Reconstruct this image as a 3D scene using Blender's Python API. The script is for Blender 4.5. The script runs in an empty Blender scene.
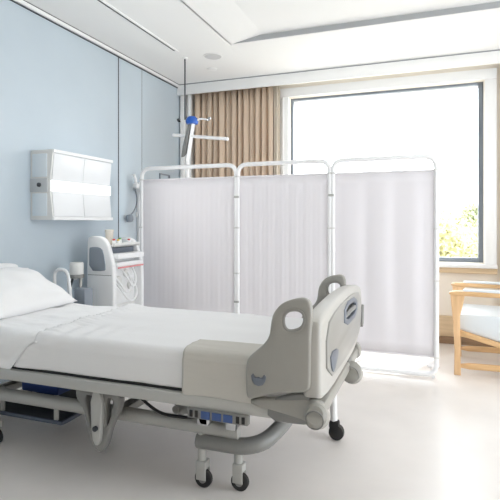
import bpy, bmesh, math, random
from mathutils import Vector, Matrix, noise
random.seed(7)
C = bpy.context.scene.collection
PI = math.pi
R = math.radians

# ------------------------------------------------------------------ materials
def lin(c):
    return tuple(((v / 255) / 12.92 if v / 255 <= .04045 else (((v / 255) + .055) / 1.055) ** 2.4) for v in c) + (1,)

def mat(name, col, rough=.5, metal=0, var=0, scale=8, bump=0, bscale=60, stretch=(1, 1, 1), coat=0, spec=.5):
    m = bpy.data.materials.new(name); m.use_nodes = True
    nt = m.node_tree; b = nt.nodes['Principled BSDF']
    b.inputs['Base Color'].default_value = lin(col)
    b.inputs['Roughness'].default_value = rough
    b.inputs['Metallic'].default_value = metal
    b.inputs['Coat Weight'].default_value = coat
    b.inputs['Specular IOR Level'].default_value = spec
    if var or bump:
        tc = nt.nodes.new('ShaderNodeTexCoord'); mp = nt.nodes.new('ShaderNodeMapping')
        mp.inputs['Scale'].default_value = stretch
        nt.links.new(tc.outputs['Object'], mp.inputs['Vector'])
    if var:
        n = nt.nodes.new('ShaderNodeTexNoise'); n.inputs['Scale'].default_value = scale; n.inputs['Detail'].default_value = 5
        nt.links.new(mp.outputs['Vector'], n.inputs['Vector'])
        r = nt.nodes.new('ShaderNodeValToRGB')
        a = lin(tuple(max(0, v - var) for v in col)); c = lin(tuple(min(255, v + var) for v in col))
        r.color_ramp.elements[0].position = .3; r.color_ramp.elements[1].position = .7
        r.color_ramp.elements[0].color = a; r.color_ramp.elements[1].color = c
        nt.links.new(n.outputs['Fac'], r.inputs['Fac']); nt.links.new(r.outputs['Color'], b.inputs['Base Color'])
    if bump:
        n2 = nt.nodes.new('ShaderNodeTexNoise'); n2.inputs['Scale'].default_value = bscale
        nt.links.new(mp.outputs['Vector'], n2.inputs['Vector'])
        bp = nt.nodes.new('ShaderNodeBump'); bp.inputs['Strength'].default_value = bump; bp.inputs['Distance'].default_value = .01
        nt.links.new(n2.outputs['Fac'], bp.inputs['Height']); nt.links.new(bp.outputs['Normal'], b.inputs['Normal'])
    return m

def cloth_mat(name, col, trans=.35, bump=.15, bscale=250):
    m = mat(name, col, .9, bump=bump, bscale=bscale, spec=.15)
    nt = m.node_tree; b = nt.nodes['Principled BSDF']; out = nt.nodes['Material Output']
    t = nt.nodes.new('ShaderNodeBsdfTranslucent'); t.inputs['Color'].default_value = lin(col)
    mx = nt.nodes.new('ShaderNodeMixShader'); mx.inputs['Fac'].default_value = trans
    nt.links.new(b.outputs[0], mx.inputs[1]); nt.links.new(t.outputs[0], mx.inputs[2])
    nt.links.new(mx.outputs[0], out.inputs['Surface'])
    return m

def glow(name, col, strength):
    m = mat(name, col, .4); b = m.node_tree.nodes['Principled BSDF']
    b.inputs['Emission Color'].default_value = lin(col); b.inputs['Emission Strength'].default_value = strength
    return m

def glass_mat(name, tint=(250, 253, 255), refl=.06):
    m = bpy.data.materials.new(name); m.use_nodes = True
    nt = m.node_tree; nt.nodes.remove(nt.nodes['Principled BSDF']); out = nt.nodes['Material Output']
    t = nt.nodes.new('ShaderNodeBsdfTransparent'); t.inputs['Color'].default_value = lin(tint)
    g = nt.nodes.new('ShaderNodeBsdfGlossy'); g.inputs['Roughness'].default_value = .02
    mx = nt.nodes.new('ShaderNodeMixShader'); mx.inputs['Fac'].default_value = refl
    nt.links.new(t.outputs[0], mx.inputs[1]); nt.links.new(g.outputs[0], mx.inputs[2]); nt.links.new(mx.outputs[0], out.inputs['Surface'])
    return m

M = dict(
    blue=mat('pale_blue_wall_panel', (192, 204, 213), .42, var=2, scale=2),
    cream=mat('cream_wall', (238, 230, 217), .7, var=3, scale=3),
    ceil=mat('ceiling_paint', (240, 240, 239), .8),
    trim=mat('white_trim', (242, 242, 241), .45),
    dark=mat('dark_gap', (62, 66, 72), .6),
    floor=mat('vinyl_floor', (230, 225, 221), .32, var=4, scale=3, bump=.02, bscale=90),
    tan=mat('tan_wood_panel', (214, 190, 155), .5, var=8, scale=5, stretch=(.6, 8, 8)),
    brownbase=mat('brown_skirting', (150, 122, 95), .5, var=8, scale=6, stretch=(.6, 8, 8)),
    alu=mat('grey_window_metal', (128, 136, 146), .4, .3),
    glass=glass_mat('window_glass'),
    curtain=cloth_mat('tan_curtain_cloth', (234, 215, 194), .3, .2, 300),
    lining=cloth_mat('cream_curtain_lining', (232, 222, 206), .3, .1, 300),
    screen=cloth_mat('white_screen_fabric', (239, 236, 239), .12, .05, 400),
    tube=mat('white_enamel_tube', (240, 240, 241), .3),
    plastic=mat('warm_grey_plastic', (157, 155, 149), .38, var=1, scale=20),
    plastic_in=mat('pale_grey_plastic', (152, 151, 147), .35),
    plastic_dk=mat('mid_grey_plastic', (132, 132, 130), .4),
    foot=mat('light_grey_plastic', (184, 182, 177), .38),
    steel=mat('painted_grey_steel', (180, 180, 177), .35, .1),
    chrome=mat('chrome', (205, 207, 210), .15, 1),
    black=mat('black_rubber', (28, 28, 30), .5),
    bluebox=mat('navy_plastic', (38, 62, 122), .4),
    bluecap=mat('bright_blue_plastic', (42, 98, 190), .35),
    slate=mat('slate_blue_plastic', (104, 111, 122), .4),
    panelgrey=mat('panel_grey', (140, 148, 158), .4),
    sheet=cloth_mat('white_cotton_sheet', (248, 248, 249), .05, .12, 180),
    spread=cloth_mat('white_bedspread', (238, 238, 239), .05, .12, 180),
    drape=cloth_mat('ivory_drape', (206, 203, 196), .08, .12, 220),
    white=mat('white_plastic', (240, 241, 242), .35),
    offwhite=mat('offwhite_plastic', (226, 226, 224), .4),
    diffuser=mat('opal_diffuser', (236, 238, 240), .35),
    strip=glow('lit_strip', (255, 255, 255), .4),
    lamp=glow('fill_lamp_panel', (255, 252, 246), 3.0),
    wood=mat('pale_beech_wood', (218, 180, 136), .42, var=12, scale=5, stretch=(8, 8, .8)),
    woodx=mat('pale_beech_rail', (218, 178, 130), .42, var=12, scale=5, stretch=(.8, 8, 8)),
    cushion=mat('pale_grey_vinyl', (222, 228, 232), .45, bump=.05, bscale=120),
    beige=mat('beige_cup', (222, 216, 205), .5),
    red=mat('red_cap', (200, 60, 52), .4), yellow=mat('yellow_cap', (230, 196, 90), .4), green=mat('green_cap', (112, 170, 112), .4),
    pink=mat('pink_edge', (226, 150, 150), .5),
    leaf=mat('sunlit_leaf', (190, 186, 140), .7, var=18, scale=2),
    leaf2=mat('olive_leaf', (148, 152, 114), .7, var=18, scale=2),
    bark=mat('bark', (120, 100, 80), .9, var=15, scale=9),
    grass=mat('pale_gravel', (178, 175, 168), .9, var=10, scale=3),
    screenlcd=mat('dark_display', (70, 92, 120), .2),
)

# ------------------------------------------------------------------ mesh helpers
def bm_new(): return bmesh.new()

def add_box(bm, lo, hi, bev=0, seg=2, mtx=None):
    lo = Vector(lo); hi = Vector(hi)
    b = bmesh.new(); bmesh.ops.create_cube(b, size=1)
    for v in b.verts:
        v.co = Vector(((lo[i] + hi[i]) / 2 + v.co[i] * (hi[i] - lo[i]) for i in range(3)))
    if bev: bmesh.ops.bevel(b, geom=b.edges[:], offset=bev, segments=seg, profile=.5, affect='EDGES')
    if mtx: b.transform(mtx)
    merge(bm, b); return bm

def merge(bm, b):
    me = bpy.data.meshes.new('t'); b.to_mesh(me); b.free(); bm.from_mesh(me); bpy.data.meshes.remove(me)

def rounded_path(pts, r=.05, n=5):
    pts = [Vector(p) for p in pts]; out = [pts[0]]
    for i in range(1, len(pts) - 1):
        p, a, c = pts[i], pts[i - 1], pts[i + 1]
        d1 = (a - p); d2 = (c - p); k = min(r, d1.length * .49, d2.length * .49)
        s = p + d1.normalized() * k; e = p + d2.normalized() * k
        for j in range(n + 1):
            t = j / n; out.append((1 - t) ** 2 * s + 2 * t * (1 - t) * p + t * t * e)
    out.append(pts[-1]); return out

def add_tube(bm, pts, r, seg=12, closed=False, flat=None):
    """round tube along pts; r number or list; flat=(a,b) gives an elliptical section"""
    pts = [Vector(p) for p in pts]; n = len(pts)
    rs = r if isinstance(r, (list, tuple)) else [r] * n
    rings = []; up = None
    for i in range(n):
        if closed: t = pts[(i + 1) % n] - pts[i - 1]
        else: t = pts[min(i + 1, n - 1)] - pts[max(i - 1, 0)]
        t.normalize()
        if up is None:
            up = Vector((0, 0, 1)) if abs(t.z) < .9 else Vector((0, 1, 0))
        u = (up - t * up.dot(t)).normalized(); w = t.cross(u); up = u
        fa, fb = flat or (1, 1)
        rings.append([bm.verts.new(pts[i] + (u * math.cos(2 * PI * k / seg) * fa + w * math.sin(2 * PI * k / seg) * fb) * rs[i]) for k in range(seg)])
    m = n if closed else n - 1
    for i in range(m):
        A, B = rings[i], rings[(i + 1) % n]
        for k in range(seg): bm.faces.new((A[k], A[(k + 1) % seg], B[(k + 1) % seg], B[k]))
    if not closed:
        bm.faces.new(rings[0][::-1]); bm.faces.new(rings[-1])
    return bm

def add_lathe(bm, prof, mtx=None, seg=24):
    """prof: (radius, z) list, turned about z"""
    b = bmesh.new(); rings = []
    for r, z in prof:
        if r < 1e-5: rings.append([b.verts.new((0, 0, z))])
        else: rings.append([b.verts.new((r * math.cos(2 * PI * k / seg), r * math.sin(2 * PI * k / seg), z)) for k in range(seg)])
    for A, B in zip(rings, rings[1:]):
        for k in range(seg):
            a = (A[k % len(A)], A[(k + 1) % len(A)], B[(k + 1) % len(B)], B[k % len(B)])
            f = []
            for v in a:
                if v not in f: f.append(v)
            if len(f) > 2: b.faces.new(f)
    if len(rings[0]) > 1: b.faces.new(rings[0][::-1])
    if len(rings[-1]) > 1: b.faces.new(rings[-1])
    bmesh.ops.recalc_face_normals(b, faces=b.faces)
    if mtx: b.transform(mtx)
    merge(bm, b); return bm

def at(x, y, z, axis='Z'):
    rot = {'Z': Matrix(), 'X': Matrix.Rotation(R(90), 4, 'Y'), 'Y': Matrix.Rotation(R(-90), 4, 'X')}[axis]
    return Matrix.Translation((x, y, z)) @ rot

def smooth_poly(pts, n=2):
    for _ in range(n):
        o = []
        for i in range(len(pts)):
            a, b = pts[i], pts[(i + 1) % len(pts)]
            o += [(a[0] * .75 + b[0] * .25, a[1] * .75 + b[1] * .25), (a[0] * .25 + b[0] * .75, a[1] * .25 + b[1] * .75)]
        pts = o
    return pts

def add_plate(bm, outer, holes, thick, bev, f):
    """flat plate with holes and rounded edges; f maps (u,v,w) to the room, w in -thick/2..thick/2"""
    cu = bpy.data.curves.new('c', 'CURVE'); cu.dimensions = '2D'; cu.fill_mode = 'BOTH'
    cu.extrude = thick / 2 - bev; cu.bevel_depth = bev; cu.bevel_resolution = 2; cu.offset = -bev
    for poly in [outer] + holes:
        s = cu.splines.new('POLY'); s.points.add(len(poly) - 1); s.use_cyclic_u = True
        for p, q in zip(s.points, poly): p.co = (q[0], q[1], 0, 1)
    o = bpy.data.objects.new('c', cu); C.objects.link(o)
    dg = bpy.context.evaluated_depsgraph_get(); me = bpy.data.meshes.new_from_object(o.evaluated_get(dg))
    b = bmesh.new(); b.from_mesh(me)
    for v in b.verts: v.co = Vector(f(*v.co))
    bmesh.ops.remove_doubles(b, verts=b.verts, dist=1e-5)
    bmesh.ops.recalc_face_normals(b, faces=b.faces)
    merge(bm, b); bpy.data.objects.remove(o); bpy.data.curves.remove(cu); bpy.data.meshes.remove(me)
    return bm

def prism_y(prof, ya, yb, bev=0):
    b = bmesh.new(); A = [b.verts.new((x, ya, z)) for x, z in prof]; B = [b.verts.new((x, yb, z)) for x, z in prof]
    n = len(prof)
    b.faces.new(A); b.faces.new(B[::-1])
    for i in range(n): b.faces.new((A[i], B[i], B[(i + 1) % n], A[(i + 1) % n]))
    bmesh.ops.recalc_face_normals(b, faces=b.faces)
    if bev: bmesh.ops.bevel(b, geom=b.edges[:], offset=bev, segments=2, profile=.5, affect='EDGES')
    return b

XZ = lambda y: (lambda u, v, w: (u, y + w, v))
YZ = lambda x: (lambda u, v, w: (x + w, u, v))
XY = lambda z: (lambda u, v, w: (u, v, z + w))

def add_grid(bm, nu, nv, f):
    V = [[bm.verts.new(f(i / nu, j / nv)) for j in range(nv + 1)] for i in range(nu + 1)]
    for i in range(nu):
        for j in range(nv): bm.faces.new((V[i][j], V[i + 1][j], V[i + 1][j + 1], V[i][j + 1]))
    return bm

def link(name, bm, m, parent=None, solid=0, subsurf=0, sharp=35, loc=None):
    """one mesh object; the mesh is written in room coordinates and re-based on its thing's base point"""
    base = Vector((0, 0, 0))
    if parent is not None:
        p = parent
        while p.parent: p = p.parent
        base = p.location.copy()
    elif loc is not None: base = Vector(loc)
    bm.transform(Matrix.Translation(-base))
    me = bpy.data.meshes.new(name); bm.to_mesh(me); bm.free()
    for p in me.polygons: p.use_smooth = True
    me.set_sharp_from_angle(angle=R(sharp)); me.materials.append(m)
    o = bpy.data.objects.new(name, me); C.objects.link(o)
    if solid:
        s = o.modifiers.new('thickness', 'SOLIDIFY'); s.thickness = solid; s.offset = 0
    if subsurf:
        s = o.modifiers.new('smooth', 'SUBSURF'); s.levels = s.render_levels = subsurf
    if parent is not None: o.parent = parent
    elif loc is not None: o.location = loc
    return o

def tag(o, label, cat, group=None, kind=None):
    o['label'] = label; o['category'] = cat
    if group: o['group'] = group
    if kind: o['kind'] = kind
    return o

def thing(name, label, cat, loc, group=None):
    o = bpy.data.objects.new(name, None); C.objects.link(o); o.location = loc; o.empty_display_size = .1
    return tag(o, label, cat, group)

def struct(name, bm, m, label=None, cat=None, parent=None, **k):
    o = link(name, bm, m, parent, **k)
    if parent is None:
        o['kind'] = 'structure'
        o['label'] = label; o['category'] = cat
    return o

def box(lo, hi, bev=0, seg=2): return add_box(bm_new(), lo, hi, bev, seg)
def tube(pts, r, **k): return add_tube(bm_new(), pts, r, **k)

# ------------------------------------------------------------------ the room (left wall x=0, back wall y=0)
XR, YF, H = 5.2, -7.2, 2.80
struct('floor', box((-.1, YF, -.1), (XR, .3, 0)), M['floor'], 'pale glossy vinyl floor under the bed and screen', 'floor')

# ceiling with a shallow raised tray
tx0, tx1, ty0, ty1 = 1.086, 4.2, -5.6, -1.165
b = bm_new()
add_box(b, (-.1, YF, H), (tx0, .3, H + .2)); add_box(b, (tx1, YF, H), (XR, .3, H + .2))
add_box(b, (tx0, YF, H), (tx1, ty0, H + .2)); add_box(b, (tx0, ty1, H), (tx1, .3, H + .2))
add_box(b, (tx0, ty0, H + .055), (tx1, ty1, H + .2))
merge(b, prism_y([(tx0 - .01, H), (tx0, H), (tx0 + .3, H + .055), (tx0 + .3, H + .1), (tx0 - .01, H + .1)], ty0, ty1))
struct('ceiling', b, M['ceil'], 'white ceiling with a shallow raised tray', 'ceiling')
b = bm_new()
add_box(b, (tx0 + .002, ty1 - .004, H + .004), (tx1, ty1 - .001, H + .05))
struct('trim_1', b, mat('tray_shadow_trim', (168, 170, 172), .6), 'grey strip painted as the shaded far face of the ceiling tray', 'trim')  # grey tone stands in for shade on the tray's far face

# left wall: painted panels with dark seams
b = bm_new(); ys = [YF, -4.6, -1.335, -.935, 0.0]
gp = [0, .004, .004, .0012, 0]
for i in range(4): add_box(b, (-.1, ys[i] + gp[i], 0), (0, ys[i + 1] - gp[i + 1], H))
struct('wall_left', b, M['blue'], 'pale blue panelled wall behind the bed head', 'wall')
b = bm_new()
for y, w in ((-4.6, .006), (-1.335, .007), (-.935, .0025)): add_box(b, (-.09, y - w, .0), (-.004 + .005, y + w, H))
struct('trim_2', b, M['dark'], 'dark seams between the pale blue wall panels', 'trim')
b = bm_new()
add_box(b, (0, YF, H - .036), (.03, -.19, H - .008), .003)
struct('trim_3', b, M['trim'], 'white cornice strip along the top of the blue wall', 'trim')
struct('trim_4', add_box(box((0.0, YF, H - .008), (.024, -.19, H)), (0, YF, H - .044), (.01, -.19, H - .036)), M['dark'], 'dark shadow gaps beside the white cornice strip', 'trim')

# back wall with window opening
wx0, wx1, wz0, wz1 = 1.30, 3.255, .80, 2.578
b = bm_new()
add_box(b, (-.1, 0, 0), (wx0, .3, H)); add_box(b, (wx1, 0, 0), (XR, .3, H))
add_box(b, (wx0, 0, 0), (wx1, .3, wz0)); add_box(b, (wx0, 0, wz1), (wx1, .3, H))
struct('wall_back', b, M['cream'], 'cream wall with the wide window', 'wall')
struct('wall_front', box((-.1, YF - .1, 0), (XR, YF, H)), mat('light_taupe_wall', (200, 194, 186), .7), 'plain light taupe wall opposite the window', 'wall')
# right wall with a big unseen window, added to bring in daylight
rz0, rz1, ry0, ry1 = .06, 2.6, -4.3, -1.7
b = bm_new()
add_box(b, (XR, YF, 0), (XR + .15, ry0, H)); add_box(b, (XR, ry1, 0), (XR + .15, .3, H))
add_box(b, (XR, ry0, 0), (XR + .15, ry1, rz0)); add_box(b, (XR, ry0, rz1), (XR + .15, ry1, H))
struct('wall_right', b, M['cream'], 'cream wall with an added long side window', 'wall')

# pelmet, corner boards and window casing
b = bm_new()
add_box(b, (.0, -.195, 2.675), (XR, -.17, H - .012), .003)
struct('trim_5', b, M['trim'], 'white pelmet board running across the back wall', 'trim')
struct('trim_6', box((.0, -.19, H - .012), (XR, -.17, H)), mat('gap_shadow_grey', (150, 152, 156), .6), 'thin grey strip painted as the shadow gap over the white pelmet board', 'trim')  # solid grey strip drawn in place of the slot's shadow
b = bm_new()
add_box(b, (.02, -.16, 0), (.075, -.02, 2.7), .004); add_box(b, (.105, -.14, 0), (.15, -.02, 2.7), .004)
struct('trim_7', b, M['trim'], 'two narrow white upright boards in the room corner', 'trim')
b = bm_new()
add_box(b, (wx0 - .1, -.03, wz0 - .02), (wx0 - .005, .0, wz1 + .004), .004)
add_box(b, (wx0 - .07, -.045, wz0 - .02), (wx0 - .055, -.028, wz1))
add_box(b, (wx1 + .005, -.03, wz0 - .02), (wx1 + .11, .0, wz1 + .004), .004)
add_box(b, (wx0 - .1, -.03, wz1 + .0045), (wx1 + .11, 0, wz1 + .1), .004)
struct('trim_8', b, M['trim'], 'white casing around the wide window', 'trim')
b = bm_new()
add_box(b, (wx0 - .1, -.09, wz0 - .045), (wx1 + .11, .0, wz0 - .008), .006)
struct('trim_9', b, M['trim'], 'white window ledge', 'trim')
b = bm_new()
add_box(b, (wx0 - .1, -.06, wz0 - .1), (wx1 + .11, 0, wz0 - .047), .006)
struct('trim_10', b, M['tan'], 'tan wood moulding under the white window ledge', 'trim')
struct('trim_11', box((.15, -.035, .07), (XR, 0, .27), .004), M['tan'], 'tan wood panel low on the back wall', 'trim')
struct('baseboard_back', box((.15, -.05, 0), (XR, 0, .068), .004), M['brownbase'], 'brown skirting along the back wall', 'baseboard')
struct('baseboard_left', box((0, YF, 0), (.015, -.2, .09), .003), M['trim'], 'white skirting along the blue wall', 'baseboard')

def window(name, axis, a0, a1, z0, z1, d0, d1, mull, label):
    root = bpy.data.objects.new(name, None); C.objects.link(root)
    root.location = ((a0 + a1) / 2, d0, z0) if axis == 'x' else (d0, (a0 + a1) / 2, z0)
    root['kind'] = 'structure'; root['label'] = label; root['category'] = 'window'
    def bx(p0, p1, q0, q1, e0, e1, bev=.004):
        return box((p0, e0, q0), (p1, e1, q1), bev) if axis == 'x' else box((e0, p0, q0), (e1, p1, q1), bev)
    w = .045
    fr = bm_new()
    for args in ((a0, a0 + w * .55, z0, z1), (a1 - w, a1, z0, z1), (a0 + w * .55, a1 - w, z0, z0 + w), (a0 + w * .55, a1 - w, z1 - w * .55, z1)):
        bb = bx(*args, d0, d1); merge(fr, bb)
    link('window_frame', fr, M['alu'], root)
    for q in mull: link('mullion', bx(q - .02, q + .02, z0, z1, d0, d1), M['alu'], root)
    dm = (d0 + d1) / 2
    link('pane', bx(a0 + .01, a1 - .01, z0 + .01, z1 - .01, dm - .003, dm + .003, 0), M['glass'], root)
    return root
window('window_1', 'x', wx0, wx1, wz0, wz1, .06, .12, (), 'wide grey framed window behind the folding screen')
window('added_side_window', 'y', ry0, ry1, rz0, rz1, XR + .05, XR + .1, (-3.43, -2.57), 'long unseen side window added in the right wall for daylight')

# ------------------------------------------------------------------ curtains
def curtain(x0, x1, z0, z1, y, folds, amp, m, name, label, cat='curtain'):
    def f(u, v):
        ph = u * folds * 2 * PI + .6 * math.sin(u * 9.1)
        a = amp * (.75 + .25 * math.sin(u * 23)) * (.55 + .45 * (1 - v)) 
        return Vector((x0 + (x1 - x0) * u + .012 * math.sin(ph * 2 + v), y + a * math.sin(ph) + .008 * math.sin(3 * v + u * 40), z0 + (z1 - z0) * v))
    b = add_grid(bm_new(), folds * 14, 10, f)
    o = link(name, b, m, None, solid=.006, sharp=180, loc=((x0 + x1) / 2, y, z0))
    return tag(o, label, cat)
curtain(.17, 1.13, .012, 2.70, -.10, 13, .058, M['curtain'], 'window_curtain', 'tan pleated full length curtain left of the window behind the screen')
curtain(1.14, 1.2, .012, 2.70, -.085, 2, .03, M['lining'], 'curtain_lining', 'narrow cream sheer curtain between the tan curtain and the window')
curtain(3.42, 4.1, .012, 2.70, -.10, 8, .04, M['lining'], 'window_curtain', 'cream curtain at the right of the window behind the armchair')

# ------------------------------------------------------------------ ceiling fittings
t = thing('ceiling_speaker', 'round grey flush speaker on the ceiling above the curtain corner', 'speaker', (.80, -.943, H))
link('rim', add_lathe(bm_new(), [(.085, 0), (.095, -.002), (.095, -.006), (.084, -.008), (.083, -.004)], at(.80, -.943, H)), M['trim'], t)
link('grille', add_lathe(bm_new(), [(.084, -.001), (.083, -.0065), (0, -.0075)], at(.80, -.943, H)), mat('speaker_mesh', (205, 205, 205), .7, bump=.3, bscale=300), t)
t = thing('ceiling_downlight', 'small recessed round downlight just beyond the ceiling speaker', 'downlight', (.625, -.584, H))
link('rim', add_lathe(bm_new(), [(.034, -.001), (.052, -.001), (.052, -.006), (.036, -.009)], at(.625, -.584, H)), M['trim'], t)
link('reflector', add_lathe(bm_new(), [(.036, -.003), (.03, -.008), (.018, -.002), (0, -.002)], at(.625, -.584, H)), M['chrome'], t)
t = thing('air_slot_diffuser', 'long dark slot diffuser in the ceiling above the bed head', 'air vent', (.53, -2.6, H))
link('slot', box((.519, -4.2, H - .003), (.541, -1.2, H)), M['dark'], t)
link('slot_frame', add_box(add_box(bm_new(), (.541, -4.2, H - .008), (.558, -1.185, H)), (.512, -4.2, H - .005), (.519, -1.185, H)), M['trim'], t)
# unseen ceiling lamp added behind the camera as front fill
for i, (x, y, lab) in enumerate(((3.0, -6.4, 'added square fill lamp on the ceiling near the wall opposite the window'),)):
    z = H + .055 if y > ty0 else H
    t = thing('added_fill_lamp', lab, 'lamp', (x, y, z))
    link('lamp_frame', add_plate(bm_new(), [(x - .32, y - .32), (x + .32, y - .32), (x + .32, y + .32), (x - .32, y + .32)], [[(x - .28, y - .28), (x + .28, y - .28), (x + .28, y + .28), (x - .28, y + .28)]], .03, .003, XY(z - .015)), M['trim'], t)
    link('diffuser', box((x - .285, y - .285, z - .02), (x + .285, y + .285, z - .002)), M['lamp'], t)
    la = bpy.data.lights.new('added_fill_light', 'AREA'); la.size = .55; la.energy = 4; la.color = (1, .97, .93)
    lo = bpy.data.objects.new('added_fill_light', la); C.objects.link(lo); lo.location = (x, y, z - .035)

# ------------------------------------------------------------------ wall light over the bed head
t = thing('bed_head_light', 'white boxy wall light with two diffuser panels on the blue wall', 'wall light', (0, -2.08, 1.2))
y0, y1 = -2.42, -1.72
prof = [(.0, 1.215), (.2, 1.215), (.205, 1.24), (.182, 1.43), (.182, 1.51), (.205, 1.705), (.2, 1.728), (0, 1.728)]
link('housing', prism_y([(p[0] - (.012 if p[0] > .1 else 0), p[1] + (.006 if p[1] < 1.4 else -.006 if p[1] > 1.6 else 0)) for p in prof], y0 + .012, y1, .003), M['diffuser'], t)
b = prism_y(prof, y0, y0 + .014, .002)
link('end_cap', b, M['offwhite'], t)
pbp = mat('pale_blue_plastic', (226, 234, 240), .4)
for z in ((1.245, 1.41), (1.53, 1.7)): link('end_panel', box((.02, y0 - .004, z[0]), (.155, y0 + .002, z[1]), .003), pbp, t)
link('switch_plate', box((.0, y0 - .006, 1.42), (.16, y0 + .002, 1.52), .004), mat('switch_grey', (196, 198, 200), .4), t)
link('switch_knob', add_lathe(bm_new(), [(.016, 0), (.016, .012), (.01, .018), (0, .018)], at(.09, y0 - .005, 1.472) @ Matrix.Rotation(R(90), 4, 'X')), M['dark'], t)
def slab(za, zb, xa, xb, ya, yb, th=.01):
    return prism_y([(xa - th, za), (xa, za), (xb, zb), (xb - th, zb)], ya, yb, .001)
ym = (y0 + y1) / 2
for ya, yb in ((y0 + .016, ym - .002), (ym + .002, y1 - .004)):
    link('diffuser_panel', slab(1.512, 1.70, .188, .206, ya, yb), M['diffuser'], t)
    link('diffuser_panel', slab(1.243, 1.424, .206, .188, ya, yb), M['diffuser'], t)
link('light_strip', box((.12, y0 + .004, 1.425), (.194, y1 + .006, 1.505), .006), M['strip'], t)
for z in (1.214, 1.704): link('edge_rail', box((.17, y0 + .002, z), (.214, y1 + .008, z + .026), .004), M['white'], t)

# its lit tube
la = bpy.data.lights.new('bed_head_lamp', 'AREA'); la.shape = 'RECTANGLE'; la.size = .66; la.size_y = .07; la.energy = 4; la.color = (1, .99, .97)
lo = bpy.data.objects.new('bed_head_lamp', la); C.objects.link(lo); lo.location = (.217, ym, 1.465); lo.rotation_euler = (R(90), 0, R(-90))
# ------------------------------------------------------------------ plate frame and hanging handset on the wall
o = link('wall_plate_frame', add_plate(bm_new(), [(-.60, 1.62), (-.38, 1.62), (-.38, 1.73), (-.60, 1.73)], [[(-.585, 1.632), (-.395, 1.632), (-.395, 1.718), (-.585, 1.718)]], .016, .002, YZ(.008)), M['panelgrey'], None, loc=(0, -.49, 1.62))
tag(o, 'small thin grey frame on the blue wall above the left screen panel', 'frame')
t = thing('hanging_handset', 'grey knob on a curved cable hanging from a white clamp rail', 'handset', (0, -1.09, 1.0))
link('wall_rail', add_box(add_box(bm_new(), (.0, -1.03, .95), (.03, -.99, 1.6), .006), (.0, -1.045, 1.25), (.012, -.975, 1.3), .003), M['white'], t)
b = bm_new(); add_box(b, (.02, -1.09, 1.5), (.09, -.98, 1.56), .012); add_box(b, (.03, -1.15, 1.53), (.08, -1.1, 1.58), .012)
add_tube(b, [(.05, -1.12, 1.56), (.06, -1.14, 1.62), (.06, -1.17, 1.66)], .014)
link('clamp', b, M['white'], t)
cb = rounded_path([(.05, -1.13, 1.52), (.07, -1.12, 1.42), (.06, -1.14, 1.33), (.05, -1.2, 1.27)], .06)
link('cable', tube(cb, .006), M['panelgrey'], t)
link('knob', add_lathe(bm_new(), [(0, -.04), (.026, -.034), (.036, -.012), (.036, .012), (.026, .034), (0, .04)], at(.05, -1.225, 1.235)), M['panelgrey'], t)

# ------------------------------------------------------------------ ceiling hung infusion pendant
px, py = .545, -.99
t = thing('infusion_pendant', 'ceiling hung white infusion pole with blue cap, hooks and crossbar', 'infusion stand', (px, py, 0))
link('ceiling_rod', tube([(.523, py, H), (.523, py, 2.19), (.56, py, 2.19)], .007), M['dark'], t)
link('ceiling_plate', add_lathe(bm_new(), [(.03, -.012), (.03, 0), (0, 0)], at(.523, py, H)), M['trim'], t)
hx = .60
link('hub_cap', add_lathe(bm_new(), [(.0, 2.225), (.035, 2.22), (.055, 2.20), (.062, 2.17), (.055, 2.15), (0, 2.145)], at(hx, py, 0)), M['bluecap'], t)
for s, xe, ze in ((-1, .475, 2.19), (1, .765, 2.18)):
    a = link('hook_arm', tube(rounded_path([(hx + s * .05, py, 2.18), (hx + s * .09, py, 2.195), (xe, py, ze)], .03), .009), M['tube'], t)
    link('hook', tube(rounded_path([(xe, py, ze), (xe + s * .02, py, ze - .002), (xe + s * .028, py, ze + .02)], .012), .013), M['black'] if s < 0 else M['chrome'], a)
b = bm_new(); add_tube(b, [(.612, py, 2.15), (.55, py, 1.79)], .03, seg=4, flat=(1, .7)); link('slanted_arm', b, M['white'], t)
b = prism_y([(.572, 2.14), (.598, 2.14), (.545, 1.85), (.50, 1.83), (.515, 1.93)], py - .036, py - .006, .003); link('arm_cover', b, M['plastic_dk'], t)
link('crossbar', tube([(.392, py, 2.056), (.978, py, 1.983)], .016), M['tube'], t)
link('column', tube([(.548, py, .03), (.548, py, 1.86)], .021), M['tube'], t)
link('foot_plate', add_lathe(bm_new(), [(.13, 0), (.13, .015), (.03, .04), (.022, .08), (0, .08)], at(.548, py, 0)), M['white'], t)

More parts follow.
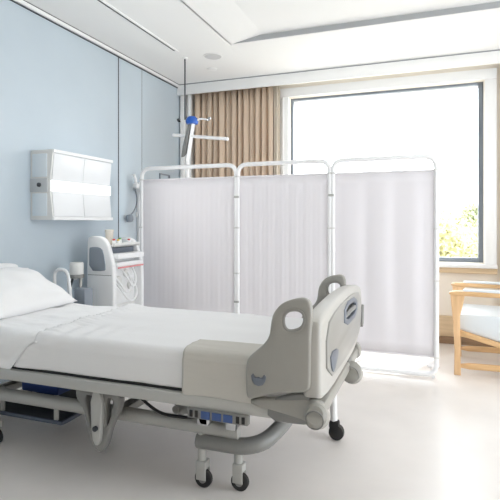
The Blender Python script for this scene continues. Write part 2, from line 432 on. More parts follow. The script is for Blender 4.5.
# ------------------------------------------------------------------ folding screen
sy = -1.24; edges = [(.195, 1.162), (1.178, 1.992), (2.018, 2.812)]
t = thing('folding_screen', 'three panel folding privacy screen of white fabric on white tube frames', 'screen', (1.5, sy, 0))
ZT = 1.72
for i, (a, c) in enumerate(edges):
    r = .019
    path = [(a, sy, .03), (a, sy, ZT), (c, sy, ZT), (c, sy, .03)]
    pts = rounded_path([((a + c) / 2, sy, .028), (a, sy, .028), (a, sy, ZT - .016), (c, sy, ZT - .016), (c, sy, .028), ((a + c) / 2, sy, .028)], .09, 7)[:-1]
    fr = link('panel_frame', add_tube(bm_new(), pts, r, closed=True), M['tube'], t)
    fa, fc = a + .016, c - .016
    def f(u, v, i=i, fa=fa, fc=fc):
        n = 5 if i < 2 else 4
        if i < 2: w = .0009 * math.sin(u * 7 * 2 * PI + i * 1.3 + .5 * math.sin(v * 3)) + (.0006) * math.sin(u * 38 * PI + i * 2.1) + .003 * math.sin(u * 5 + i)
        else: w = .0055 * math.sin(u * 3.2 * 2 * PI + .9 + .5 * math.sin(v * 3)) * (.5 + .5 * math.sin(PI * u)) + .0008 * math.sin(u * 14 * PI)
        ed = min(1, u * 10, (1 - u) * 10) * (.35 + .65 * math.sin(PI * min(1, max(0, v))) ** .6)
        return Vector((fa + (fc - fa) * u, sy + w * ed * 1.1, .165 + (1.60 - .165) * v + .004 * math.sin(u * 30) * (v < .02)))
    fb = link('fabric_panel', add_grid(bm_new(), 90, 16, f), M['screen'], t, solid=.003, sharp=180)
    link('top_hem', tube([(fa, sy, 1.597), (fc, sy, 1.597)], .007, seg=8), M['screen'], fb)
    link('bottom_hem', tube([(fa, sy, .165), (fc, sy, .165)], .007, seg=8), M['screen'], fb)
    for x in (a, c):
        for z in (.165, .75, 1.15, 1.6): link('frame_clip', box((x - .019, sy - .019, z - .008), (x + .019, sy + .019, z + .008), .003), M['offwhite'], fr)
for x in (1.17, 2.005):
    for z in (.5, 1.42): link('hinge', box((x - .024, sy - .021, z - .01), (x + .024, sy + .004, z + .01), .005), M['steel'], t)
for x, dx in ((.2, .0), (1.17, -.05), (2.05, .17), (2.79, .0)):
    b = bm_new(); add_tube(b, [(x, sy, .014), (x + dx, sy + .34, .014)], .013)
    add_lathe(b, [(.05, 0), (.05, .012), (.03, .03), (0, .03)], at(x + dx, sy + .34, 0))
    link('foot', b, M['tube'], t)

# ------------------------------------------------------------------ hospital bed
t = thing('hospital_bed', 'grey adjustable hospital bed with moulded side rails, its head at the blue wall', 'bed', (1.3, -2.95, 0))
YN, YFAR = -3.40, -2.42       # near and far deck edges
# deck frame: two long rails, cross bars, top plate
b = bm_new()
add_box(b, (.14, YN - .015, .425), (2.3, YN + .03, .478), .008); add_box(b, (.14, YFAR - .03, .425), (2.3, YFAR + .015, .478), .008)
for x in (.16, .7, 1.25, 1.8, 2.27): add_box(b, (x - .025, YN, .43), (x + .025, YFAR, .47), .005)
link('deck_frame', b, M['steel'], t)
link('deck_panel', box((.16, YN + .01, .474), (2.28, YFAR - .01, .492), .004), M['black'], t)
# mattress
def soft_box(lo, hi, bev, seg=4): return box(lo, hi, bev, seg)
link('mattress', soft_box((.15, -3.375, .492), (2.29, -2.52, .640), .04), M['sheet'], t)
# headboard
hb = smooth_poly([(-3.25, .5), (-3.25, .89), (-3.18, .93), (-2.70, .93), (-2.62, .89), (-2.62, .5)], 2)
hh = smooth_poly([(-3.1, .84), (-3.1, .895), (-2.78, .895), (-2.78, .84)], 2)
link('headboard', add_plate(bm_new(), hb, [hh], .045, .015, YZ(.1)), M['white'], t)
b = bm_new()
for z in (.42,): add_box(b, (.08, -3.3, .40), (.16, -2.5, .5), .01)
link('headboard_bracket', b, M['plastic_dk'], t)
# footboard
fo = [(-3.435, .50), (-3.44, .6), (-3.435, .80), (-3.42, .835), (-3.2, .856), (-2.95, .866), (-2.65, .862), (-2.36, .838), (-2.28, .79), (-2.27, .60), (-2.45, .525), (-2.65, .50)]
fbd = smooth_poly(fo, 2)
fs = smooth_poly([(-2.93, .72), (-2.93, .80), (-2.58, .785), (-2.56, .715)], 2)
fboard = link('footboard', add_plate(bm_new(), fbd, [fs], .07, .018, YZ(2.352)), M['foot'], t)
ip = smooth_poly([(-3.34, .57), (-3.35, .79), (-3.1, .825), (-2.7, .83), (-2.38, .80), (-2.34, .64), (-2.50, .56), (-2.9, .545)], 1)
fs2 = smooth_poly([(-2.95, .705), (-2.95, .815), (-2.56, .80), (-2.54, .70)], 1)
link('inset_panel', add_plate(bm_new(), ip, [fs2], .012, .004, YZ(2.388)), M['plastic_in'], fboard)
link('handle_slot', add_plate(bm_new(), smooth_poly([(-2.96, .70), (-2.96, .82), (-2.55, .805), (-2.53, .695)], 1), [smooth_poly([(-2.91, .725), (-2.91, .795), (-2.60, .78), (-2.59, .72)], 1)], .02, .005, YZ(2.389)), M['slate'], fboard)
link('handle_grip', tube(rounded_path([(2.375, -2.92, .752), (2.392, -2.9, .757), (2.392, -2.62, .75), (2.375, -2.6, .748)], .02), .012), M['plastic_dk'], fboard)
link('badge', add_plate(bm_new(), smooth_poly([(-3.30, .675), (-3.12, .655), (-3.13, .625), (-3.22, .575), (-3.27, .60)], 1), [], .008, .002, YZ(2.395)), M['slate'], fboard)
link('corner_cap', add_plate(bm_new(), smooth_poly([(-2.30, .71), (-2.275, .71), (-2.275, .61), (-2.33, .575), (-2.34, .62)], 1), [], .03, .005, YZ(2.385)), M['plastic_dk'], fboard)
# side rails at the foot
rail = [(2.093, .50), (2.088, .565), (2.09, .643), (2.10, .668), (2.135, .70), (2.172, .733), (2.188, .765), (2.192, .81), (2.202, .85), (2.236, .89), (2.30, .912), (2.336, .912), (2.352, .895), (2.357, .85), (2.35, .76), (2.35, .60), (2.345, .555), (2.22, .54), (2.13, .51)]
hole = [(2.243, .838), (2.262, .862), (2.30, .868), (2.324, .855), (2.328, .822), (2.312, .796), (2.27, .782), (2.246, .795)]
def foot_rail(y, side):
    dx_, dz_ = (0, 0) if side < 0 else (-.045, -.018)
    rr = [(a_ + dx_, c_ + dz_) for a_, c_ in smooth_poly(rail, 2)]; ho = [(a_ + dx_, c_ + dz_) for a_, c_ in smooth_poly(hole, 2)]
    o = link('side_rail', add_plate(bm_new(), rr, [ho], .036, .012, XZ(y)), M['plastic'], t)
    k = [(hx, hz) for hx, hz in ho]
    b = add_tube(bm_new(), [(hx, y + side * .012, hz) for hx, hz in ho], .006, closed=True)
    link('grip_liner', b, M['plastic_in'], o)
    if side < 0:
        em = [(2.114, .600), (2.122, .609), (2.129, .597), (2.137, .594), (2.145, .598), (2.153, .594), (2.161, .597), (2.168, .609), (2.176, .600), (2.172, .582), (2.163, .568), (2.145, .562), (2.127, .568), (2.118, .582)]
        link('emblem', add_plate(bm_new(), em, [], .006, .0015, XZ(y - .019)), M['slate'], o)
    b = bm_new(); add_plate(b, smooth_poly([(2.17, .42), (2.17, .50), (2.30, .545), (2.34, .54), (2.36, .43), (2.3, .42)], 1), [], .03, .008, XZ(y - side * .024))
    link('rail_arm', b, M['plastic_dk'], o)
    return o
foot_rail(-3.432, -1)
foot_rail(-2.385, 1)
# loop rails at the head
for y in (-2.385,):
    lp = rounded_path([(.20, y, .48), (.19, y, .855), (.31, y, .855), (.36, y, .48)], .1, 8)
    link('head_rail', tube(lp, .012), M['white'], t)
    
# foot outrigger with bumper rollers
b = bm_new()
add_plate(b, smooth_poly([(2.10, .50), (2.10, .47), (2.22, .455), (2.33, .435), (2.395, .42), (2.40, .50), (2.345, .53), (2.25, .515)], 1), [], .05, .012, XZ(-3.40))
add_plate(b, smooth_poly([(2.10, .50), (2.10, .47), (2.22, .455), (2.33, .435), (2.395, .42), (2.40, .50), (2.345, .53), (2.25, .515)], 1), [], .05, .012, XZ(-2.41))
add_box(b, (2.325, -3.41, .43), (2.385, -2.41, .49), .015)
link('foot_bracket', b, M['plastic'], t)
for x, y, z, r in ((2.372, -3.435, .470, .046), (2.39, -2.70, .425, .056)):
    k = r / .052
    o = link('bumper_roller', add_lathe(bm_new(), [(0, -.042), (.036 * k, -.041), (.05 * k, -.03), (.052 * k, 0), (.05 * k, .03), (.036 * k, .041), (0, .042)], at(x, y, z, 'Y') @ Matrix.Rotation(R(-25), 4, 'X')), M['plastic'], t)
    link('roller_rim', add_tube(bm_new(), [(x + r * .72 * math.cos(q), y - .041, z + r * .72 * math.sin(q)) for q in [2 * PI * w_ / 24 for w_ in range(24)]], .003, seg=6, closed=True), M['plastic_dk'], o)
link('roller_arm', add_box(bm_new(), (2.35, -2.74, .42), (2.385, -2.66, .5), .01), M['plastic_dk'], t)
# control strip under the drape
cs = link('control_strip', box((1.82, -3.425, .385), (2.09, -3.395, .428), .004), M['plastic_dk'], t)
bb_ = mat('button_blue', (60, 86, 140), .4)
for x in (1.832, 1.856, 2.04, 2.064): link('socket', box((x, -3.428, .392), (x + .014, -3.424, .42), .001), M['black'], cs)
for x in (1.885, 1.935, 1.985): link('blue_button', box((x, -3.429, .39), (x + .04, -3.424, .421), .001), bb_, cs)
# base frame
b = bm_new()
add_tube(b, rounded_path([(.5, -3.24, .275), (1.98, -3.24, .275)], .1), .034, flat=(1, .8))
add_tube(b, rounded_path([(.5, -2.64, .275), (1.98, -2.64, .275)], .1), .034, flat=(1, .8))
for x in (.55, 1.35, 1.9): add_box(b, (x - .03, -3.24, .255), (x + .03, -2.64, .295), .008)
link('base_frame', b, M['steel'], t)
b = add_tube(bm_new(), rounded_path([(1.78, -3.24, .21), (2.07, -3.24, .213), (2.14, -2.95, .26), (2.12, -2.72, .42)], .12, 8), .036)
link('foot_bumper', b, M['plastic_dk'], t)
b = add_tube(bm_new(), rounded_path([(1.72, -3.2, .25), (1.9, -3.15, .24), (1.98, -2.9, .3), (2.02, -2.6, .42)], .1, 8), .022)
link('brace', b, M['tube'], t)
# lift columns and scissor arms
for x0, x1 in ((.72, .95), (1.62, 1.9)):
    b = bm_new()
    for y in (-3.14, -2.74):
        add_tube(b, [(x0, y, .29), (x1, y, .42)], .026, flat=(1.3, .6))
    add_tube(b, [(x0, -3.16, .295), (x0, -2.72, .295)], .02); add_tube(b, [(x1, -3.16, .42), (x1, -2.72, .42)], .02)
    link('lift_arm', b, M['steel'], t)
ac = link('actuator', add_tube(bm_new(), [(1.08, -2.94, .31), (1.55, -2.94, .38)], .03), M['plastic_in'], t)
link('piston', tube([(1.5, -2.94, .373), (1.75, -2.94, .41)], .013), M['chrome'], ac)
b = bm_new(); add_box(b, (1.80, -3.3, .30), (1.86, -3.18, .375), .01); add_box(b, (1.93, -3.28, .29), (1.98, -3.2, .37), .008)
add_tube(b, [(1.84, -3.3, .33), (1.84, -3.14, .33)], .026)
link('pivot_block', b, M['chrome'], t)
link('motor_box', box((.70, -3.2, .29), (.95, -2.97, .41), .012), M['bluebox'], t)
b = bm_new(); add_box(b, (.975, -3.16, .32), (1.06, -3.0, .38), .01); link('motor_head', b, M['black'], t)
tr = link('lower_tray', box((.45, -3.2, .14), (.975, -2.72, .162), .008), M['dark'], t)
b = bm_new(); add_box(b, (.45, -3.21, .145), (.98, -3.2, .166), .004); add_box(b, (.97, -3.21, .145), (.985, -2.71, .166), .004)
link('tray_edge', b, mat('dusky_blue_plastic', (74, 82, 98), .4), tr)
for x in (.56, .93):
    for y in (-3.19, -2.73): link('tray_hanger', box((x - .012, y - .006, .16), (x + .012, y + .006, .3)), M['steel'], tr)
# hanging bracket on the near side
br = bm_new()
outer = smooth_poly([(1.19, .425), (1.19, .36), (1.235, .32), (1.262, .22), (1.29, .15), (1.325, .122), (1.36, .15), (1.385, .25), (1.44, .34), (1.44, .425)], 2)
h1 = smooth_poly([(1.245, .385), (1.262, .31), (1.285, .215), (1.292, .30), (1.292, .385)], 1)
h2 = smooth_poly([(1.362, .385), (1.362, .27), (1.37, .25), (1.398, .34), (1.398, .385)], 1)
add_plate(br, outer, [h1, h2], .045, .01, XZ(-3.335))
bk = link('hanging_bracket', br, M['plastic_dk'], t)
link('bracket_plate', add_plate(bm_new(), smooth_poly([(1.292, .42), (1.30, .2), (1.327, .16), (1.35, .2), (1.36, .42)], 1), [], .03, .006, XZ(-3.365)), M['steel'], bk)
link('bracket_pivot', add_lathe(bm_new(), [(.012, 0), (.012, .012), (0, .014)], at(1.327, -3.38, .25) @ Matrix.Rotation(R(90), 4, 'X')), M['dark'], bk)
link('power_cable', tube(rounded_path([(1.5, -3.33, .43), (1.56, -3.33, .38), (1.64, -3.33, .34), (1.78, -3.33, .34), (1.84, -3.33, .36)], .06), .007), M['black'], t)
def caster(x, y, ztop, wm='black'):
    b = bm_new(); add_tube(b, [(x, y, .12), (x, y, ztop)], .02)
    add_box(b, (x - .02, y - .026, .04), (x + .028, y - .018, .12), .003); add_box(b, (x - .02, y + .018, .04), (x + .028, y + .026, .12), .003)
    add_box(b, (x - .022, y - .027, .086), (x + .03, y + .027, .125), .008)
    o = link('caster', b, M['steel'], t)
    w = link('wheel', add_lathe(bm_new(), [(.02, -.016), (.046, -.016), (.055, -.01), (.055, .01), (.046, .016), (.02, .016)], at(x + .008, y, .041, 'Y') @ Matrix.Diagonal((.74, .74, .9, 1))), M[wm], o)
    link('wheel_hub', add_lathe(bm_new(), [(0, -.02), (.022, -.019), (.024, 0), (.022, .019), (0, .02)], at(x + .008, y, .041, 'Y') @ Matrix.Diagonal((.8, .8, .9, 1))), M['plastic_dk'], o)
caster(1.80, -3.24, .27); caster(1.965, -3.21, .22); caster(.56, -3.24, .27); caster(.56, -2.64, .27)
# far foot leg
b = tube([(2.27, -2.545, .09), (2.262, -2.545, .45)], .02)
lg = link('foot_leg', b, M['tube'], t)
b = bm_new()
add_box(b, (2.245, -2.572, .06), (2.30, -2.518, .105), .012)
link('caster_fork', b, M['black'], lg)
link('wheel', add_lathe(bm_new(), [(0, -.026), (.025, -.026), (.04, -.019), (.043, 0), (.04, .019), (.025, .026), (0, .026)], at(2.285, -2.55, .043, 'Y')), M['black'], lg)

# ------------------------------------------------------------------ bedding
def nz(x, y, s, seed=0): return noise.noise(Vector((x * s, y * s, seed)))
def drape(x0, x1, nx, y_in, y_edge, ztop, hang, name, m, label, cat, wr=.004, far_hang=0, y_far_edge=None, loc=None, lift=0):
    """cloth over the near mattress edge: from y_in across the top to y_edge, rounded corner, then down by hang(x)"""
    nt_, nc, ns = 26, 6, 12
    def f(u, v):
        x = x0 + (x1 - x0) * u
        h = hang(x); rc = .03
        L_top = abs(y_edge + rc - y_in); L_c = rc * PI / 2; L = L_top + L_c + max(0.001, h - rc)
        s = v * L
        k = nz(x * 1.0, v * 2.2, 3.2, 4) * wr + nz(x, v * 3, 9, 8) * wr * .4
        if s <= L_top:
            y = y_in - s if y_in > y_edge else y_in + s
            fl = min(1, (L_top - s) / .02) if far_hang else 1
            return Vector((x, y, ztop + lift + k * 1.3 + .004))
        s2 = s - L_top
        if s2 <= L_c:
            a = s2 / rc
            return Vector((x, y_edge + rc - (rc + k + .002) * math.sin(a), ztop - rc + (rc + .004 + k) * math.cos(a)))
        s3 = s2 - L_c
        fold = .006 * math.sin(x * 22) * min(1, s3 / .1)
        return Vector((x + .0 * s3, y_edge - .003 - abs(k) - fold * .4 - .004, ztop - rc - s3))
    b = add_grid(bm_new(), nx, 60, f)
    o = link(name, b, m, None, solid=.004, sharp=180, loc=loc)
    return tag(o, label, cat)

# bedspread: both sides hang, with creases along its head-side hem
def spread(u, v):
    x0 = .985 - .05 * (v) ** 1.2; x = x0 + (2.285 - x0) * u
    yn, yf, zt, rc = -3.385, -2.515, .650, .032
    side = .125
    Lt = (yf - yn) - 2 * rc; Lc = rc * PI / 2
    L = 2 * side + 2 * Lc + Lt; s = v * L
    if s < side: x0 -= .13 * (1 - s / side) ** .8; x = x0 + (2.285 - x0) * u
    hem = math.exp(-((x - x0) / .10) ** 2)
    k = .008 * nz(x, v * 3, 2.5, 1) + hem * (.022 * abs(nz(x * 1.2, v * 9, 5, 3)) + .009)
    k += .006 * max(0, 1 - abs((x - 1.45) - (v - .5) * .9) / .05) * .6
    k += .006 * math.sin(x * 60 + v * 14) * math.exp(-((v - .25) / .12) ** 2) * math.exp(-((x - 1.15) / .15) ** 2)
    if s < side: y, z, n = yn, zt - rc - side + s, Vector((0, -1, 0))
    elif s < side + Lc:
        a = (s - side) / rc; y, z = yn + rc - rc * math.cos(a), zt - rc + rc * math.sin(a); n = Vector((0, -math.cos(a), math.sin(a)))
    elif s < side + Lc + Lt: y, z, n = yn + rc + (s - side - Lc), zt, Vector((0, 0, 1))
    elif s < side + 2 * Lc + Lt:
        a = (s - side - Lc - Lt) / rc; y, z = yf - rc + rc * math.sin(a), zt - rc + rc * math.cos(a); n = Vector((0, math.sin(a), math.cos(a)))
    else: y, z, n = yf, zt - rc - (s - side - 2 * Lc - Lt), Vector((0, 1, 0))
    if s < side:
        k += .010 * (1 - s / side) * nz(x * 3, 0, 2.2, 5) + .004
    return Vector((x, y, z)) + n * (k + .003)
o = link('bedspread', add_grid(bm_new(), 110, 120, spread), M['spread'], None, solid=.005, sharp=180, loc=(1.6, -2.95, .645))
tag(o, 'smooth white bedspread tucked over the mattress of the hospital bed', 'bedspread')
# turned down sheet corner at the near side
def hang_l(x):
    if x > .82: return max(.0, .19 * (1.0 - x) / .18)
    return max(.05, .19 - (.82 - x) * .28)
drape(.42, 1.0, 44, -2.62, -3.392, .651, hang_l, 'turned_down_sheet', M['sheet'], 'white turned down sheet whose pointed corner hangs beside the pillow', 'sheet', wr=.011, loc=(.7, -3.0, .645), lift=.004)
# ivory cloth hanging over the near side by the foot
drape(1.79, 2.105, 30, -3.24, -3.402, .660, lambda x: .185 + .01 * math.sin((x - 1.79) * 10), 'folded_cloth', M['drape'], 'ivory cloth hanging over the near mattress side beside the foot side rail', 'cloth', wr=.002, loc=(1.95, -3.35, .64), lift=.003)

# pillow, propped up against the headboard
def pillow_bm(L, W, T):
    b = bm_new(); n = 28
    def surf(sgn):
        def f(u, v):
            a, c = u * 2 - 1, v * 2 - 1
            e = max(0, (1 - abs(a) ** 2.6)) ** .55 * max(0, (1 - abs(c) ** 2.6)) ** .55
            pin = 1 - .07 * (1 - abs(a) ** 2) if True else 1
            X = a * W / 2 * (1 - .05 * (1 - c * c)); Y = c * L / 2 * (1 - .05 * (1 - a * a))
            w = .012 * nz(a * 1.2 + sgn, c * 1.2, 2.2, 2) * e + .008 * math.sin(7 * a + 5 * c) * e * (1 - e) * 2
            return Vector((X, Y, sgn * (T / 2 * e) + w))
        return f
    add_grid(b, n, n, surf(1)); add_grid(b, n, n, surf(-1))
    bmesh.ops.remove_doubles(b, verts=b.verts, dist=.0008); bmesh.ops.recalc_face_normals(b, faces=b.faces)
    return b
b = pillow_bm(.72, .47, .17)
b.transform(Matrix.Translation((.375, -2.97, .782)) @ Matrix.Rotation(R(26), 4, 'Y'))
o = link('pillow', b, M['sheet'], None, sharp=180, loc=(.42, -2.96, .66)); tag(o, 'plump white pillow propped at the head of the hospital bed', 'pillow')

# ------------------------------------------------------------------ dialysis-type machine behind the bed
t = thing('treatment_machine', 'tall white medical machine with grey side panel left of the screen', 'medical machine', (.28, -1.78, 0))
ma, mb = -2.0, -1.56
side = [(.17, .12), (.415, .12), (.43, .60), (.425, .86), (.40, .93), (.375, 1.02), (.32, 1.085), (.2, 1.09), (.17, 1.06)]
sp = smooth_poly(side, 2)
bd = link('body', prism_y([(.19, .14), (.34, .14), (.34, .84), (.33, .98), (.19, 1.0)], ma + .03, mb - .02, .004), M['white'], t)
link('side_cheek', add_plate(bm_new(), sp, [], .05, .014, XZ(ma + .02)), M['white'], t)
link('side_cheek', add_plate(bm_new(), [(x * .96 + .01, z * .98) for x, z in sp], [], .04, .012, XZ(mb - .01)), M['white'], t)
link('side_panel', add_plate(bm_new(), smooth_poly([(.20, .81), (.20, .985), (.215, 1.0), (.30, 1.0), (.335, .97), (.36, .83), (.345, .81)], 1), [], .012, .003, XZ(ma - .006)), M['panelgrey'], t)
link('side_seam', box((.185, ma - .008, .775), (.41, ma - .002, .779)), M['plastic_dk'], t)
link('top_tray', add_box(add_box(bm_new(), (.23, ma + .05, 1.0), (.40, mb - .03, 1.012), .004), (.385, ma + .05, 1.0), (.40, mb - .03, 1.03), .003), M['offwhite'], t)
link('console_shelf', add_box(add_box(bm_new(), (.3, ma + .045, .90), (.44, mb - .02, .945), .01), (.33, ma + .05, .84), (.43, mb - .025, .875), .006), M['white'], t)
link('shelf_edge', box((.43, ma + .05, .826), (.436, mb - .025, .838)), M['pink'], t)
link('display', box((.336, ma + .06, .945), (.36, mb - .06, .992), .004), M['slate'], t)
for y, z in ((-1.92, .76), (-1.82, .72), (-1.72, .77), (-1.66, .66)):
    link('pump_dial', add_lathe(bm_new(), [(.035, 0), (.034, .018), (.025, .024), (0, .025)], at(.338, y, z, 'X')), M['offwhite'], t)
for k, (ya, yb, z) in enumerate(((-1.92, -1.72, .70), (-1.88, -1.64, .62), (-1.82, -1.66, .74))):
    pts = rounded_path([(.345, ya, z + .1), (.42, ya + .02, z), (.43, (ya + yb) / 2, z - .1), (.42, yb, z - .02), (.345, yb + .01, z + .1)], .07, 6)
    link('hose', tube(pts, .008), M['white'], t)
link('lower_door', box((.335, ma + .05, .2), (.35, mb - .03, .52), .006), M['offwhite'], t)
for x in (.2, .4):
    for y in (ma + .04, mb - .04):
        link('wheel', add_lathe(bm_new(), [(0, -.015), (.04, -.015), (.05, -.008), (.05, .008), (.04, .015), (0, .015)], at(x, y, .05, 'Y')), M['black'], t)
b = bm_new(); add_box(b, (.17, ma, .08), (.43, mb, .13), .012); link('base', b, M['plastic_dk'], t)
# things standing on its top
o = link('specimen_cup', add_lathe(bm_new(), [(0, 0), (.028, 0), (.033, .108), (.036, .11), (.036, .125), (0, .127)], at(.29, -1.87, 1.0125)), M['beige'], None, loc=(.29, -1.87, 1.0125))
tag(o, 'beige lidded cup standing on top of the white medical machine', 'cup')
for x, y, h, c, lab in ((.35, -1.89, .045, 'red', 'tiny red capped vial on the machine tray nearest the beige cup'), (.34, -1.82, .04, 'yellow', 'tiny yellow capped vial in the middle of the machine tray'), (.31, -1.75, .05, 'green', 'tiny green capped vial on the machine tray'), (.35, -1.68, .04, 'red', 'tiny red capped vial on the machine tray beside the screen edge')):
    v = thing('vial', lab, 'vial', (x, y, 1.0125), 'vials on the machine tray')
    link('glass_body', add_lathe(bm_new(), [(0, 0), (.014, 0), (.014, h * .7), (.009, h * .8), (.009, h * .85), (0, h * .85)], at(x, y, 1.0125)), M['white'], v)
    link('cap', add_lathe(bm_new(), [(.011, h * .82), (.012, h * 1.1), (0, h * 1.12)], at(x, y, 1.0125)), M[c], v)

# ------------------------------------------------------------------ suction unit on a stand
t = thing('suction_unit', 'small grey suction jar unit on a pole between pillow and medical machine', 'suction unit', (.24, -2.2, 0))
link('jar', add_lathe(bm_new(), [(0, .79), (.045, .79), (.052, .80), (.052, .88), (.046, .892), (0, .895)], at(.235, -2.2, 0)), M['offwhite'], t)
link('jar_collar', add_lathe(bm_new(), [(.055, .775), (.055, .80), (.05, .803), (0, .803)], at(.235, -2.2, 0)), M['plastic_dk'], t)
link('arm', tube(rounded_path([(.235, -2.2, .78), (.19, -2.22, .77), (.175, -2.22, .6), (.19, -2.22, .48)], .04), .02), M['white'], t)
link('hose', tube(rounded_path([(.22, -2.225, .77), (.20, -2.25, .66), (.24, -2.25, .55), (.25, -2.25, .45)], .05), .009), M['dark'], t)
link('pump_box', box((.25, -2.25, .55), (.35, -2.15, .70), .008), M['panelgrey'], t)
link('pole', tube([(.265, -2.19, .02), (.265, -2.19, .79)], .012), M['steel'], t)
link('base', add_lathe(bm_new(), [(.1, 0), (.1, .015), (.02, .04), (0, .04)], at(.265, -2.19, 0)), M['steel'], t)

# ------------------------------------------------------------------ armchair
t = thing('armchair', 'pale wooden armchair with light grey cushion below the window', 'armchair', (3.3, -.8, 0))
for y in (-1.085, -.50):
    leg = [(2.965, .615), (2.972, .50), (2.975, .35), (2.978, .2), (2.985, .0)]
    b = bm_new()
    add_plate(b, [(2.938, .635), (3.045, .632), (3.03, .55), (3.008, .46), (3.01, .3), (3.015, .0), (2.965, .0), (2.968, .2), (2.958, .42), (2.945, .55)], [], .055, .01, XZ(y))
    link('front_leg', b, M['wood'], t)
    b = bm_new()
    add_plate(b, smooth_poly([(2.925, .628), (2.935, .655), (3.05, .662), (3.4, .655), (3.58, .65), (3.6, .625), (3.4, .622), (3.05, .622)], 1), [], .075, .01, XZ(y))
    a = link('armrest', b, M['woodx'], t)
    link('arm_highlight_pad', box((3.03, y - .032, .655), (3.5, y + .032, .675), .008), M['cushion'], a)  # pale strip stands in for the bright highlight along the arm top
    link('rear_leg', add_plate(bm_new(), [(3.52, .63), (3.58, .63), (3.64, .0), (3.585, .0)], [], .045, .008, XZ(y)), M['wood'], t)
    link('side_stretcher', add_plate(bm_new(), smooth_poly([(3.0, .05), (3.0, .095), (3.3, .105), (3.6, .10), (3.6, .055), (3.3, .06)], 1), [], .04, .008, XZ(y)), M['woodx'], t)
    link('seat_rail', add_plate(bm_new(), [(2.99, .312), (2.99, .352), (3.6, .195), (3.6, .155)], [], .035, .006, XZ(y + (.01 if y < -.8 else -.01))), M['woodx'], t)
b = bm_new(); add_box(b, (2.99, -1.07, .312), (3.02, -.51, .352), .006); link('front_rail', b, M['wood'], t)
link('seat_cushion', prism_y([(2.985, .355), (2.975, .40), (2.985, .455), (3.02, .478), (3.58, .47), (3.58, .21), (3.27, .28)], -1.068, -.52, .018), M['cushion'], t)
b = bm_new(); add_box(b, (-.05, -.275, -.32), (.05, .275, .32), .04, 4)
b.transform(Matrix.Translation((3.62, -.795, .66)) @ Matrix.Rotation(R(20), 4, 'Y')); link('back_cushion', b, M['cushion'], t)
b = bm_new(); add_box(b, (-.015, -.28, -.34), (.015, .28, .34), .008)
b.transform(Matrix.Translation((3.685, -.795, .64)) @ Matrix.Rotation(R(20), 4, 'Y')); link('back_frame', b, M['wood'], t)

t.rotation_euler = (0, 0, -.06); t.location.x -= .005

# ------------------------------------------------------------------ outside
o = link('ground', box((-14, .6, -.5), (30, 60, -.4)), M['grass'], None, loc=(8, 30, -.5)); o['kind'] = 'structure'; o['label'] = 'pale gravel ground outside the window'; o['category'] = 'ground'
rnd = random.Random(3)
def leaf_ball(b, c, rad, n, size, flat=1):
    for _ in range(n):
        d = Vector((rnd.gauss(0, 1), rnd.gauss(0, 1), rnd.gauss(0, 1))).normalized() * (rnd.random() ** .4)
        p = Vector((c[0] + d.x * rad[0], c[1] + d.y * rad[1], c[2] + d.z * rad[2]))
        a = Vector((rnd.gauss(0, 1), rnd.gauss(0, 1), rnd.gauss(0, 1))).normalized(); q = a.orthogonal().normalized() ; s = size * rnd.uniform(.6, 1.3)
        vs = [b.verts.new(p + a * s), b.verts.new(p + q * s * .45), b.verts.new(p - a * s), b.verts.new(p - q * s * .45)]
        b.faces.new(vs)
def bush(x, y, r, h, m, label, name='bush', trunk=0):
    t = thing(name, label, 'tree' if trunk else 'bush', (x, y, -.4), 'greenery outside the window')
    b = bm_new()
    for k in range(7):
        a = rnd.uniform(0, 2 * PI); rr = r * rnd.uniform(.2, .6)
        leaf_ball(b, (x + rr * math.cos(a), y + rr * math.sin(a), -.4 + trunk + h * rnd.uniform(.35, .7)), (r * .55, r * .55, h * .38), 420, .05 + .01 * r)
    link('foliage', b, M[m], t)
    link('trunk', tube([(x, y, -.4), (x + .05, y, -.4 + trunk + h * .5)], .05 + .02 * trunk), M['bark'], t)
def W(px, y):   # room x of a sight line at depth y
    a = (px - 250) / 490; dy = y + 5.25
    Z = dy / (a * .347 + .938); return 2.775 + Z * (a * .938 - .347)
for px_, y, r, h, m, lab in ((444, 5, .6, 1.8, 'leaf', 'pale yellow green bush outside the window beside the screen edge'),
                             (460, 8.1, .8, 1.85, 'leaf2', 'taller olive bush outside the window farther back behind the paler bushes'),
                             (471, 6.4, .62, 1.5, 'leaf', 'low yellow green bush outside near the middle of the clear glass'),
                             (489, 11.4, 1.0, 1.75, 'leaf2', 'olive bush outside the window near its right frame'),
                             (430, 13.5, 1.4, 2.3, 'leaf2', 'tall olive bush outside just showing past the right screen panel edge')):
    bush(W(px_, y), y, r, h, m, lab)
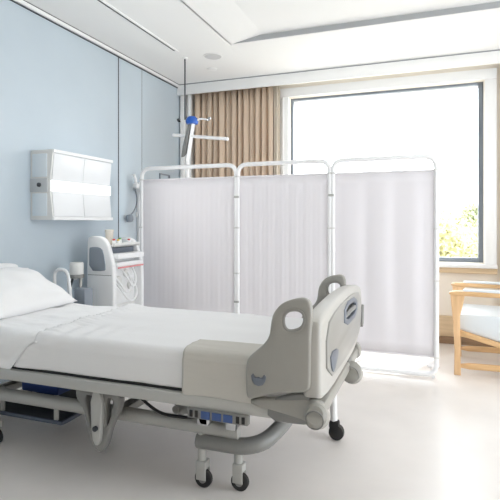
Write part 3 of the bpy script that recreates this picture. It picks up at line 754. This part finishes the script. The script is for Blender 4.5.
# slim tree with a small round crown
x = W(472, 9.0)
t = thing('slim_tree', 'slim tree with a small round crown rising above the bushes outside', 'tree', (x, 9.0, -.4), 'greenery outside the window')
b = bm_new(); leaf_ball(b, (x, 9.0, 1.42), (.26, .26, .26), 260, .09); link('crown', b, M['leaf2'], t)
link('trunk', tube([(x, 9.0, -.4), (x, 9.0, 1.4)], [.06, .03]), M['bark'], t)

# ------------------------------------------------------------------ light, sky, camera
w = bpy.data.worlds.new('sky'); bpy.context.scene.world = w; w.use_nodes = True
bg = w.node_tree.nodes['Background']; bg.inputs['Color'].default_value = (.985, .99, 1, 1); bg.inputs['Strength'].default_value = 4.8
su = bpy.data.lights.new('sun', 'SUN'); su.energy = 4; su.angle = R(1.5); su.color = (1, .97, .92)
so = bpy.data.objects.new('sun', su); C.objects.link(so)
so.rotation_euler = Vector((-.28, -.62, -1.0)).to_track_quat('-Z', 'Y').to_euler()
for nm, loc, rot, sx, sz in (('window_portal', ((wx0 + wx1) / 2, .28, (wz0 + wz1) / 2), (R(-90), 0, 0), wx1 - wx0, wz1 - wz0),
                             ('added_window_portal', (XR + .14, (ry0 + ry1) / 2, (rz0 + rz1) / 2), (R(90), 0, R(90)), ry1 - ry0, rz1 - rz0)):
    la = bpy.data.lights.new(nm, 'AREA'); la.shape = 'RECTANGLE'; la.size = sx; la.size_y = sz; la.cycles.is_portal = True
    lo = bpy.data.objects.new(nm, la); C.objects.link(lo); lo.location = loc; lo.rotation_euler = rot

cam = bpy.data.cameras.new('camera'); cam.lens = 35.28; cam.sensor_width = 36; cam.shift_y = -.056; cam.clip_start = .05
co = bpy.data.objects.new('camera', cam); C.objects.link(co); co.location = (2.775, -5.25, 1.2); co.rotation_euler = (R(90), 0, R(20.3))
sc = bpy.context.scene; sc.camera = co
sc.view_settings.view_transform = 'Standard'; sc.view_settings.look = 'None'; sc.view_settings.gamma = 1; sc.view_settings.exposure = 0.42
sc.view_settings.use_curve_mapping = False
sc.cycles.max_bounces = 12; sc.cycles.diffuse_bounces = 8; sc.cycles.transparent_max_bounces = 12
